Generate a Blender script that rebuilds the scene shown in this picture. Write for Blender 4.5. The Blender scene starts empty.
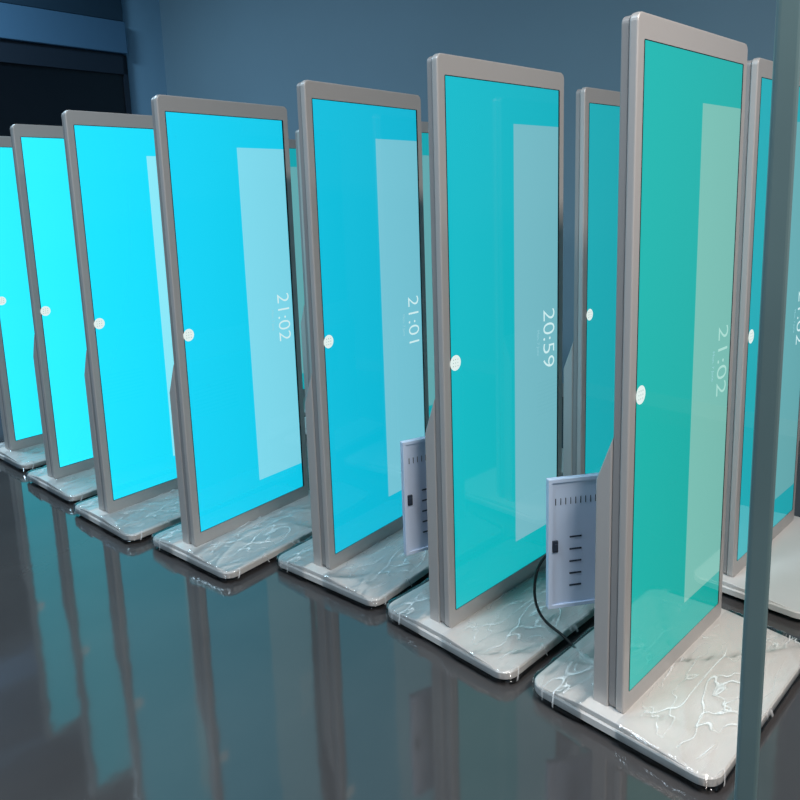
import bpy, bmesh, math, random
from mathutils import Matrix, Vector, noise
random.seed(3)
scene=bpy.context.scene
scene.view_settings.view_transform='Standard'
scene.view_settings.look='None'
# ---------------------------------------------------------------- constants
H=1.90; Z0=0.06; W=0.683
EU,DF,DB=0.046,0.28,0.295
TH=0.82

def lin(c):
    c=c/255.0
    return c/12.92 if c<=0.04045 else ((c+0.055)/1.055)**2.4
def rgb(r,g,b): return (lin(r),lin(g),lin(b),1)

# ---------------------------------------------------------------- materials
def base_mat(name):
    m=bpy.data.materials.new(name); m.use_nodes=True
    return m,m.node_tree,m.node_tree.nodes['Principled BSDF']
def pmat(name,col,rough=.5,metal=0.,bump=None,spec=.5,coat=0.,var=None):
    m,nt,b=base_mat(name)
    b.inputs['Base Color'].default_value=col
    b.inputs['Roughness'].default_value=rough; b.inputs['Metallic'].default_value=metal
    b.inputs['Specular IOR Level'].default_value=spec
    b.inputs['Coat Weight'].default_value=coat; b.inputs['Coat Roughness'].default_value=.12
    tc=nt.nodes.new('ShaderNodeTexCoord')
    if var:
        sc,amt=var
        n=nt.nodes.new('ShaderNodeTexNoise'); n.inputs['Scale'].default_value=sc; n.inputs['Detail'].default_value=5
        nt.links.new(tc.outputs['Object'],n.inputs['Vector'])
        r=nt.nodes.new('ShaderNodeValToRGB')
        r.color_ramp.elements[0].position=.3; r.color_ramp.elements[1].position=.7
        r.color_ramp.elements[0].color=tuple(c*(1-amt) for c in col[:3])+(1,)
        r.color_ramp.elements[1].color=tuple(min(1,c*(1+amt)) for c in col[:3])+(1,)
        nt.links.new(n.outputs['Fac'],r.inputs['Fac']); nt.links.new(r.outputs['Color'],b.inputs['Base Color'])
    if bump:
        sc,st=bump
        n=nt.nodes.new('ShaderNodeTexNoise'); n.inputs['Scale'].default_value=sc; n.inputs['Detail'].default_value=4
        nt.links.new(tc.outputs['Object'],n.inputs['Vector'])
        bp=nt.nodes.new('ShaderNodeBump'); bp.inputs['Strength'].default_value=st; bp.inputs['Distance'].default_value=.01
        nt.links.new(n.outputs['Fac'],bp.inputs['Height']); nt.links.new(bp.outputs['Normal'],b.inputs['Normal'])
    return m
def film_mat():
    """clear stretch film: glossy and transparent, with glints painted white along the creases"""
    m=bpy.data.materials.new('clear_plastic_film'); m.use_nodes=True; nt=m.node_tree
    nt.nodes.clear(); N=nt.nodes.new; L=nt.links.new
    out=N('ShaderNodeOutputMaterial'); mx=N('ShaderNodeMixShader')
    tr=N('ShaderNodeBsdfTransparent'); tr.inputs[0].default_value=(.93,.935,.94,1)
    gl=N('ShaderNodeBsdfGlossy'); gl.inputs['Roughness'].default_value=.12; gl.inputs[0].default_value=(1,1,1,1)
    fr=N('ShaderNodeFresnel'); fr.inputs['IOR'].default_value=1.5
    tc=N('ShaderNodeTexCoord'); n=N('ShaderNodeTexNoise'); n.inputs['Scale'].default_value=13; n.inputs['Detail'].default_value=4; n.inputs['Distortion'].default_value=1.0
    L(tc.outputs['Object'],n.inputs['Vector'])
    bp=N('ShaderNodeBump'); bp.inputs['Strength'].default_value=.8; bp.inputs['Distance'].default_value=.012
    L(n.outputs['Fac'],bp.inputs['Height']); L(bp.outputs['Normal'],gl.inputs['Normal'])
    L(fr.outputs[0],mx.inputs[0]); L(tr.outputs[0],mx.inputs[1]); L(gl.outputs[0],mx.inputs[2])
    # crease highlights, painted as thin white diffuse lines
    prev=None
    for sc,rot in ((3.2,.5),(6.5,2.0)):
        mp=N('ShaderNodeMapping'); mp.inputs['Scale'].default_value=(.7,2.0,.3); mp.inputs['Rotation'].default_value=(0,0,rot)
        n2=N('ShaderNodeTexNoise'); n2.inputs['Scale'].default_value=sc; n2.inputs['Detail'].default_value=2; n2.inputs['Distortion'].default_value=.5
        L(tc.outputs['Object'],mp.inputs['Vector']); L(mp.outputs['Vector'],n2.inputs['Vector'])
        s=N('ShaderNodeMath'); s.operation='SUBTRACT'; s.inputs[1].default_value=.5; L(n2.outputs['Fac'],s.inputs[0])
        a=N('ShaderNodeMath'); a.operation='ABSOLUTE'; L(s.outputs[0],a.inputs[0])
        r=N('ShaderNodeMapRange'); r.inputs['From Min'].default_value=0; r.inputs['From Max'].default_value=.010; r.inputs['To Min'].default_value=1; r.inputs['To Max'].default_value=0
        L(a.outputs[0],r.inputs['Value'])
        if prev is None: prev=r.outputs[0]
        else:
            k=N('ShaderNodeMath'); k.operation='MAXIMUM'; L(prev,k.inputs[0]); L(r.outputs[0],k.inputs[1]); prev=k.outputs[0]
    # painted crease highlights fade in and out
    n3=N('ShaderNodeTexNoise'); n3.inputs['Scale'].default_value=7; L(tc.outputs['Object'],n3.inputs['Vector'])
    r3=N('ShaderNodeMapRange'); r3.inputs['From Min'].default_value=.48; r3.inputs['From Max'].default_value=.62; L(n3.outputs['Fac'],r3.inputs['Value'])
    ml=N('ShaderNodeMath'); ml.operation='MULTIPLY'; L(prev,ml.inputs[0]); L(r3.outputs[0],ml.inputs[1])
    ml2=N('ShaderNodeMath'); ml2.operation='MULTIPLY'; ml2.inputs[1].default_value=.85; L(ml.outputs[0],ml2.inputs[0])
    df=N('ShaderNodeBsdfDiffuse'); df.inputs[0].default_value=(.97,.97,.97,1)
    mx2=N('ShaderNodeMixShader'); L(ml2.outputs[0],mx2.inputs[0]); L(mx.outputs[0],mx2.inputs[1]); L(df.outputs[0],mx2.inputs[2])
    L(mx2.outputs[0],out.inputs[0])
    return m
def screen_mat(name,col,col2=None,st=1.0):
    m,nt,b=base_mat(name)
    b.inputs['Base Color'].default_value=(.008,.01,.012,1); b.inputs['Roughness'].default_value=.05
    b.inputs['Specular IOR Level'].default_value=.35
    tc=nt.nodes.new('ShaderNodeTexCoord'); sp=nt.nodes.new('ShaderNodeSeparateXYZ')
    nt.links.new(tc.outputs['Object'],sp.inputs[0])
    mr=nt.nodes.new('ShaderNodeMapRange'); mr.inputs['From Min'].default_value=.1; mr.inputs['From Max'].default_value=1.9
    nt.links.new(sp.outputs['Z'],mr.inputs['Value'])
    r=nt.nodes.new('ShaderNodeValToRGB')
    r.color_ramp.elements[0].color=tuple(c*.98 for c in (col2 or col)[:3])+(1,); r.color_ramp.elements[1].color=col
    mx=nt.nodes.new('ShaderNodeMapRange'); mx.inputs['From Min'].default_value=0; mx.inputs['From Max'].default_value=W
    mx.inputs['To Min'].default_value=1.06*st; mx.inputs['To Max'].default_value=.90*st
    nt.links.new(sp.outputs['X'],mx.inputs['Value']); nt.links.new(mx.outputs['Result'],b.inputs['Emission Strength'])
    nt.links.new(mr.outputs['Result'],r.inputs['Fac']); nt.links.new(r.outputs['Color'],b.inputs['Emission Color'])
    return m

M_frame=pmat('champagne_aluminium',rgb(190,185,182),.4,.2,bump=(60,.04))
M_shell=pmat('rear_shell_paint',rgb(152,148,147),.5,.1,bump=(50,.05))
M_base=pmat('white_powder_coat',rgb(214,210,206),.4,0,bump=(10,.05),coat=.3,var=(6,.03))
M_film=film_mat()
M_black=pmat('black_rubber',rgb(12,12,13),.6)
M_bezel=pmat('black_bezel_glass',rgb(6,8,10),.08)
M_door=pmat('cabinet_door_paint',rgb(205,220,242),.45,.05,var=(4,.04))
M_slot=pmat('dark_slot',rgb(40,50,65),.7)
def ui(name,c):
    m,nt,b=base_mat(name); b.inputs['Base Color'].default_value=(.05,.05,.05,1)
    b.inputs['Emission Color'].default_value=c; b.inputs['Emission Strength'].default_value=1
    return m
M_white=ui('ui_white',rgb(222,238,234))
M_clock=ui('ui_clock',rgb(205,236,238)); M_clock_dim=ui('ui_clock_dim',rgb(165,216,206)); M_date=ui('ui_date',rgb(150,205,215))
M_dot=pmat('ui_dot',rgb(150,190,190),.5)

# ---------------------------------------------------------------- mesh helpers
def link(o,parent=None):
    bpy.context.collection.objects.link(o)
    if parent is not None: o.parent=parent
    return o
def obj(name,bm,mat,parent=None,bevel=0,seg=3,smooth=False,recalc=True):
    if recalc: bmesh.ops.recalc_face_normals(bm,faces=bm.faces)
    me=bpy.data.meshes.new(name); bm.to_mesh(me); bm.free()
    me.materials.append(mat)
    o=bpy.data.objects.new(name,me); link(o,parent)
    if smooth:
        for p in me.polygons: p.use_smooth=True
    if bevel:
        md=o.modifiers.new('bevel','BEVEL'); md.width=bevel; md.segments=seg; md.limit_method='ANGLE'; md.angle_limit=math.radians(40)
    return o
def add_box(bm,lo,hi):
    vs=[bm.verts.new((x,y,z)) for x in (lo[0],hi[0]) for y in (lo[1],hi[1]) for z in (lo[2],hi[2])]
    for f in ((0,1,3,2),(4,6,7,5),(0,4,5,1),(2,3,7,6),(0,2,6,4),(1,5,7,3)): bm.faces.new([vs[i] for i in f])
def rrect(x0,y0,x1,y1,r,n=6):
    pts=[]
    for cx,cy,a in ((x1-r,y0+r,-90),(x1-r,y1-r,0),(x0+r,y1-r,90),(x0+r,y0+r,180)):
        for i in range(n+1):
            t=math.radians(a+90*i/n); pts.append((cx+r*math.cos(t),cy+r*math.sin(t)))
    return pts
def prism_xz(bm,pts,y0,y1):
    a=[bm.verts.new((p[0],y0,p[1])) for p in pts]; b=[bm.verts.new((p[0],y1,p[1])) for p in pts]
    bm.faces.new(a); bm.faces.new(b[::-1])
    n=len(pts)
    for i in range(n): bm.faces.new((a[i],b[i],b[(i+1)%n],a[(i+1)%n]))
def prism_yz(bm,pts,x0,x1):
    a=[bm.verts.new((x0,p[0],p[1])) for p in pts]; b=[bm.verts.new((x1,p[0],p[1])) for p in pts]
    bm.faces.new(a); bm.faces.new(b[::-1])
    n=len(pts)
    for i in range(n): bm.faces.new((a[i],b[i],b[(i+1)%n],a[(i+1)%n]))
def disc(bm,cx,cz,y,r,n=28):
    bm.faces.new([bm.verts.new((cx+r*math.cos(2*math.pi*i/n),y,cz+r*math.sin(2*math.pi*i/n))) for i in range(n)])
def text_mesh(name,s,size,mtx,mat,parent,off=-0.0012):
    cu=bpy.data.curves.new(name,'FONT'); cu.body=s; cu.size=size; cu.align_x='CENTER'; cu.align_y='CENTER'; cu.offset=off
    t=bpy.data.objects.new(name,cu); bpy.context.collection.objects.link(t)
    bpy.context.view_layer.update()
    dg=bpy.context.evaluated_depsgraph_get()
    me=bpy.data.meshes.new_from_object(t.evaluated_get(dg)); me.transform(mtx)
    bpy.data.objects.remove(t); me.materials.clear(); me.materials.append(mat)
    o=bpy.data.objects.new(name,me); link(o,parent); return o

# ---------------------------------------------------------------- kiosk
SB,TB=0.032,0.062
RU,RT,RB=0.547*W,1.767,0.248
RIM=.047
seedn=[0]
def film(e):
    """crumpled clear wrap lying over the base on both sides of the column"""
    seedn[0]+=1; sd=seedn[0]*7.3
    bm=bmesh.new()
    def ridge(x,y):
        v=0
        for k,(a,s) in enumerate(((.5,5),(2.1,8),(1.2,13))):
            q=Vector((x*math.cos(a)*s*.5+y*math.sin(a)*s, -x*math.sin(a)*s*.35+y*math.cos(a)*s*.35, sd+k))
            v+=(1-abs(noise.noise(q)))**12/(k+1.3)
        return v
    def patch(y0,y1,nx=110,ny=42):
        x0,x1=-EU-.005,W+EU+.005
        g=[]
        for i in range(nx+1):
            row=[]
            for j in range(ny+1):
                x=x0+(x1-x0)*i/nx; y=y0+(y1-y0)*j/ny
                ex=min(x-x0,x1-x); ey=(y+DF+.005) if y<0 else (DB+.005-y)
                if ex<.055 and ey<.055:
                    dx,dy=.055-ex,.055-ey; L=math.hypot(dx,dy)
                    if L>.055:
                        s=.055/L; cx=(x0+.055) if x<W/2 else (x1-.055); cyy=(-DF-.005+.055) if y<0 else (DB+.005-.055)
                        x=cx+(x-cx)*s; y=cyy+(y-cyy)*s; ex=0
                edge=min(ex,ey)
                if y<0: h=RIM+.004+.016*max(0,min(1,(y+DF-.03)/(DF-.04)))
                else: h=RIM+.004+.016*max(0,min(1,(DB-.03-y)/(DB-.14)))
                z=h+.003+.008*ridge(x,y)
                if edge<.004:
                    z=.016+.008*noise.noise(Vector((x*20,y*20,sd)))
                row.append(bm.verts.new((x,y,z)))
            g.append(row)
        for i in range(nx):
            for j in range(ny): bm.faces.new((g[i][j],g[i+1][j],g[i+1][j+1],g[i][j+1]))
    patch(-DF-.005,-.006); patch(.104,DB+.005,110,30)
    obj('plastic_film',bm,M_film,e,smooth=True,recalc=False)
def kiosk(pos,th,main,light,clock=None,door=None,cm=None,wrap=True):
    e=bpy.data.objects.new('digital_signage_kiosk',None); link(e); e.empty_display_size=.2
    e.location=(pos[0],pos[1],0); e.rotation_euler=(0,0,th)
    bm=bmesh.new(); prism_xz(bm,rrect(0,Z0,W,Z0+H,.022),0,.024); obj('front_frame',bm,M_frame,e,.005)
    bm=bmesh.new(); prism_xz(bm,rrect(.004,Z0+.004,W-.004,Z0+H-.004,.02),.0245,.048); obj('rear_shell',bm,M_shell,e,.004)
    bm=bmesh.new(); prism_xz(bm,rrect(SB,Z0+TB,W-SB,Z0+H-TB,.004,2),-.0008,.004); obj('bezel',bm,M_bezel,e)
    g=.003
    bm=bmesh.new(); prism_xz(bm,[(SB+g,Z0+TB+g),(W-SB-g-.006,Z0+TB+g),(W-SB-g-.006,Z0+H-TB-g),(SB+g,Z0+H-TB-g)],-.0014,.002)
    obj('lcd_screen',bm,main,e)
    bm=bmesh.new(); prism_xz(bm,[(RU,RB),(W-SB-g-.007,RB),(W-SB-g-.007,RT),(RU,RT)],-.0020,-.0015)
    obj('screen_light_panel',bm,light,e)
    iz=.995; ix=.055
    bm=bmesh.new(); disc(bm,ix,iz,-.0022,.026); obj('screen_icon',bm,M_white,e)
    bm=bmesh.new()
    for i in (-1,0,1):
        for j in (-1,0,1): disc(bm,ix+i*.011,iz+j*.011,-.0026,.0018,10)
    obj('screen_icon_dots',bm,M_dot,e)
    if clock:
        R=Matrix(((0,1,0,W*.85),(0,0,-1,-.0026),(-1,0,0,.992),(0,0,0,1)))
        text_mesh('screen_clock',clock,.105,R,cm or M_clock,e)
        R2=Matrix(((0,1,0,W*.755),(0,0,-1,-.0026),(-1,0,0,.985),(0,0,0,1)))
        text_mesh('screen_date','Mon, 7 June',.02,R2,M_date,e,-.0002)
    prof=[(.0485,.88),(.098,.745),(.098,.055),(.0485,.055)]
    bm=bmesh.new(); prism_yz(bm,prof,.002,W-.002); obj('rear_casing',bm,M_frame,e,.006)
    bm=bmesh.new()
    for i in range(9): add_box(bm,(W*.3,.0975,.45+i*.02),(W*.7,.0995,.456+i*.02))
    obj('casing_vents',bm,M_slot,e)
    bm=bmesh.new()
    out=rrect(-EU,-DF,W+EU,DB,.055,7)
    def ring(pts,z): return [bm.verts.new((p[0],p[1],z)) for p in pts]
    def inset(d): return rrect(-EU+d,-DF+d,W+EU-d,DB-d,max(.055-d,.01),7)
    rings=[ring(inset(.006),.018),ring(out,.022),ring(out,RIM-.004),ring(inset(.004),RIM)]
    for a,b in zip(rings,rings[1:]):
        n=len(a)
        for i in range(n): bm.faces.new((a[i],a[(i+1)%n],b[(i+1)%n],b[i]))
    bm.faces.new(rings[0]); bm.faces.new(rings[-1])
    obj('base_plate',bm,M_base,e)
    bm=bmesh.new(); prism_yz(bm,[(-DF+.03,RIM-.001),(-.012,.065),(.11,.065),(DB-.03,RIM-.001)],-EU+.006,W+EU-.006)
    obj('base_cover',bm,M_base,e,.003)
    bm=bmesh.new(); prism_xz(bm,[(.02,.004),(W-.02,.004),(W-.02,.021),(.02,.021)],-DF+.05,DB-.05)
    for x in (.05,W-.05):
        for y in (-DF+.06,DB-.06):
            bmesh.ops.create_cone(bm,cap_ends=True,segments=16,radius1=.025,radius2=.022,depth=.021,matrix=Matrix.Translation((x,y,.0105)))
    obj('feet',bm,M_black,e)
    if wrap: film(e)
    if door:
        hu,end,w,h,z=door
        wpos=Vector((pos[0]+hu*math.cos(th)-.1*math.sin(th),pos[1]+hu*math.sin(th)+.1*math.cos(th)))
        d=(Vector(end)-wpos).normalized(); a=math.atan2(d.y,d.x)-th
        T=Matrix.Translation((hu,.104,0))@Matrix.Rotation(a,4,'Z')
        def fin(name,bm,mat,bev=0):
            o=obj(name,bm,mat,e,bev); o.matrix_local=T; return o
        bm=bmesh.new(); add_box(bm,(0,0,z),(w,.012,z+h)); fin('service_door_leaf',bm,M_door,.003)
        bm=bmesh.new()
        r=.012
        for lo,hi in (((0,z),(w,z+r)),((0,z+h-r),(w,z+h)),((0,z+r),(r,z+h-r)),((w-r,z+r),(w,z+h-r))):
            add_box(bm,(lo[0],.012,lo[1]),(hi[0],.018,hi[1])); add_box(bm,(lo[0],-.002,lo[1]),(hi[0],.0,hi[1]))
        fin('service_door_rim',bm,M_door,.002)
        bm=bmesh.new()
        for i in range(5):
            zz=z+h*.16+i*h*.095
            for yy in (.0115,-.001): add_box(bm,(w*.66,yy,zz),(w*.78,yy+.002,zz+.005))
        for i in range(11):
            xx=w*.42+i*w*.05
            for yy in (.0115,-.001): add_box(bm,(xx,yy,z+h*.80),(xx+.002,yy+.002,z+h*.85))
        fin('service_door_slots',bm,M_slot)
        bm=bmesh.new()
        add_box(bm,(w*.90,-.006,z+h*.44),(w*.955,.018,z+h*.53)); add_box(bm,(w*.915,.016,z+h*.455),(w*.94,.022,z+h*.51))
        fin('service_door_handle',bm,M_slot,.002)
        bm=bmesh.new()
        for zz in (z+.05,z+h-.09): bmesh.ops.create_cone(bm,cap_ends=True,segments=12,radius1=.006,radius2=.006,depth=.05,matrix=Matrix.Translation((0,.004,zz)))
        fin('service_door_hinges',bm,M_shell)
    return e

def S(n,m,l,m2=None,st=1): return screen_mat('lcd_'+n,rgb(*m),rgb(*(m2 or m)),st),screen_mat('lcd_light_'+n,rgb(*l),None,st)
a,b=S('teal_dim',(22,178,172),(122,192,180),(18,172,162))
kiosk((.595,1.8253),.7672,a,b,'21:02',door=(.30,(.43,2.05),.32,.42,.27),cm=M_clock_dim)
a,b=S('teal',(14,182,198),(118,188,200),(14,182,188))
kiosk((.136,2.2648),.7661,a,b,'20:59',door=(.30,(-0.035,2.38),.33,.42,.28))
a,b=S('teal_blue',(10,186,216),(118,198,216))
kiosk((-.3139,2.6848),.8797,a,b,'21:01')
a,b=S('cyan',(16,208,242),(128,220,240))
kiosk((-.9192,2.92),.8863,a,b,'21:02')
a,b=S('cyan_bright',(24,222,253),(140,234,250),None,1.03)
kiosk((-1.4441,3.2932),.8538,a,b,'21:01')
a,b=S('cyan_vivid',(40,230,255),(150,240,252),None,1.12)
kiosk((-1.922,3.765),.854,a,b,'21:02')
kiosk((-2.42,4.255),.854,a,b,'21:02')
a,b=S('teal_rear',(20,164,174),(100,170,175))
R0=Vector((.797,3.103)); br=Vector((-math.sin(.767),math.cos(.767)))
kiosk((1.232,2.53),.767,a,b,'21:02',wrap=False)
for i in range(0,5):
    p=R0+br*.66*i; kiosk((p.x,p.y),.767,a,b,'21:00',wrap=False)

cu=bpy.data.curves.new('power_cable','CURVE'); cu.dimensions='3D'; cu.bevel_depth=.005; cu.bevel_resolution=4
pts=[(.80,2.175,.45),(.62,2.24,.42),(.47,2.30,.34),(.43,2.30,.22),(.435,2.29,.12),(.47,2.25,.076),(.53,2.19,.068),(.57,2.13,.014),(.64,2.13,.008)]
sp=cu.splines.new('NURBS'); sp.points.add(len(pts)-1); sp.use_endpoint_u=True; sp.order_u=4
for q,p in zip(sp.points,pts): q.co=(*p,1)
cu.materials.append(M_black); link(bpy.data.objects.new('power_cable',cu))

# ---------------------------------------------------------------- room
UB=4.7; BL=8.05; UF=-4.5; BR=-4.0; HC=4.8
room_rot=TH
def room_box(name,u0,u1,b0,b1,z0,z1,mat,bevel=0):
    bm=bmesh.new(); add_box(bm,(u0,b0,z0),(u1,b1,z1))
    o=obj(name,bm,mat,None,bevel); o.rotation_euler=(0,0,room_rot); return o
M_wall=pmat('wall_blue_grey',rgb(114,140,156),.75,bump=(30,.05),var=(.5,.06))
M_wall2=pmat('wall_blue',rgb(124,162,188),.7,bump=(30,.05),var=(.5,.06))
M_ceil=pmat('ceiling_paint',rgb(70,76,80),.9,var=(1,.05))
m,nt,bs=base_mat('polished_epoxy_floor')
bs.inputs['Specular IOR Level'].default_value=.85
tc=nt.nodes.new('ShaderNodeTexCoord'); n=nt.nodes.new('ShaderNodeTexNoise'); n.inputs['Scale'].default_value=1.3; n.inputs['Detail'].default_value=6
nt.links.new(tc.outputs['Object'],n.inputs['Vector'])
r=nt.nodes.new('ShaderNodeValToRGB'); r.color_ramp.elements[0].position=.35; r.color_ramp.elements[1].position=.7
r.color_ramp.elements[0].color=rgb(66,64,65); r.color_ramp.elements[1].color=rgb(76,74,74)
nt.links.new(n.outputs['Fac'],r.inputs['Fac']); nt.links.new(r.outputs['Color'],bs.inputs['Base Color'])
mr=nt.nodes.new('ShaderNodeMapRange'); mr.inputs['To Min'].default_value=.04; mr.inputs['To Max'].default_value=.10
nt.links.new(n.outputs['Fac'],mr.inputs['Value']); nt.links.new(mr.outputs['Result'],bs.inputs['Roughness'])
n2=nt.nodes.new('ShaderNodeTexNoise'); n2.inputs['Scale'].default_value=6; nt.links.new(tc.outputs['Object'],n2.inputs['Vector'])
bp=nt.nodes.new('ShaderNodeBump'); bp.inputs['Strength'].default_value=.03; bp.inputs['Distance'].default_value=.02
nt.links.new(n2.outputs['Fac'],bp.inputs['Height']); nt.links.new(bp.outputs['Normal'],bs.inputs['Normal'])
M_floor=m
room_box('floor',UF-.2,UB+.2,BR-.2,BL+.2,-.1,0,M_floor)
room_box('ceiling',UF-.2,UB+.2,BR-.2,BL+.2,HC,HC+.1,M_ceil)
room_box('wall_back',UB,UB+.2,BR-.2,BL+.2,0,HC,M_wall)
room_box('wall_left',UF-.2,UB,BL,BL+.2,0,HC,M_wall2)
room_box('wall_front',UF-.2,UF,BR-.2,BL,0,HC,M_wall)
room_box('wall_right',UF,UB,BR-.2,BR,0,HC,M_wall)
room_box('baseboard_back',UB-.015,UB,BR,BL-.02,0,.1,M_shell)
M_glass=pmat('night_window_glass',rgb(8,14,22),.3)
M_trim=pmat('painted_trim',rgb(72,108,138),.5)
WE=UB-.5
wn=bpy.data.objects.new('window_1',None); link(wn); wn.rotation_euler=(0,0,room_rot)
bm=bmesh.new(); add_box(bm,(-3.5,BL-.03,1.0),(WE-.02,BL-.005,3.19)); obj('glass',bm,M_glass,wn)
bm=bmesh.new()
for u in (-3.5,-1.0,1.5,WE-.05): add_box(bm,(u,BL-.06,1.0),(u+.05,BL-.02,3.19))
add_box(bm,(-3.5,BL-.06,.95),(WE,BL-.01,1.0)); add_box(bm,(-3.5,BL-.06,2.98),(WE,BL-.02,3.19))
obj('frame',bm,pmat('window_frame',rgb(22,34,48),.5),wn)
room_box('trim_1',-3.5,WE,BL-.10,BL-.001,3.2,3.54,M_trim,.01)
room_box('trim_2',-3.5,WE,BL-.06,BL-.001,3.55,4.3,pmat('dark_panel',rgb(34,58,76),.5),.01)

# slim structural post at the right
bm=bmesh.new(); add_box(bm,(0,0,0),(.032,.032,HC))
post=obj('post',bm,pmat('grey_green_metal',rgb(104,128,130),.35,.1,var=(1.2,.2)),None,.006)
post.location=(.507,1.0,0); post.rotation_euler=(0,0,-.45)
bm=bmesh.new(); add_box(bm,(-.03,-.03,0),(.062,.062,.012)); pf=obj('post_foot',bm,M_shell,post,.002)

# ---------------------------------------------------------------- lights
def area(name,loc,size,sy,power,col,rotz=0):
    l=bpy.data.lights.new(name,'AREA'); l.shape='RECTANGLE'; l.size=size; l.size_y=sy; l.energy=power; l.color=col
    o=bpy.data.objects.new(name,l); link(o); o.location=loc; o.rotation_euler=(0,0,rotz)
    return o
area('overhead_light',(1.5,-.1,3.7),2.0,.5,175,(1,.94,.89),rotz=TH)
area('overhead_light',(-2.2,.6,4.6),2.2,.5,150,(.68,.86,1),rotz=TH)
area('overhead_light',(-4.2,4.9,4.6),2.5,.6,210,(.55,.82,1),rotz=TH)  # added blue fill that brightens the left wall, no real fixture
w=bpy.data.worlds.new('World'); scene.world=w; w.use_nodes=True
w.node_tree.nodes['Background'].inputs[0].default_value=(.35,.55,.75,1); w.node_tree.nodes['Background'].inputs[1].default_value=.1

# ---------------------------------------------------------------- camera
f,cy,p,r,hc=721.8111,320.187,.1711,-.0327,1.5405
F=Vector((0,math.cos(p),-math.sin(p))); Rr=Vector((1,0,0)); U=Rr.cross(F)
Rv=math.cos(r)*Rr+math.sin(r)*U; Uv=-math.sin(r)*Rr+math.cos(r)*U
cd=bpy.data.cameras.new('camera'); co=bpy.data.objects.new('camera',cd); link(co)
cd.sensor_width=36; cd.lens=f*36/800; cd.shift_y=(cy-400)/800; cd.clip_start=.05
mt=Matrix((Rv,Uv,-F)).transposed().to_4x4(); mt.translation=(0,0,hc); co.matrix_world=mt
scene.camera=co
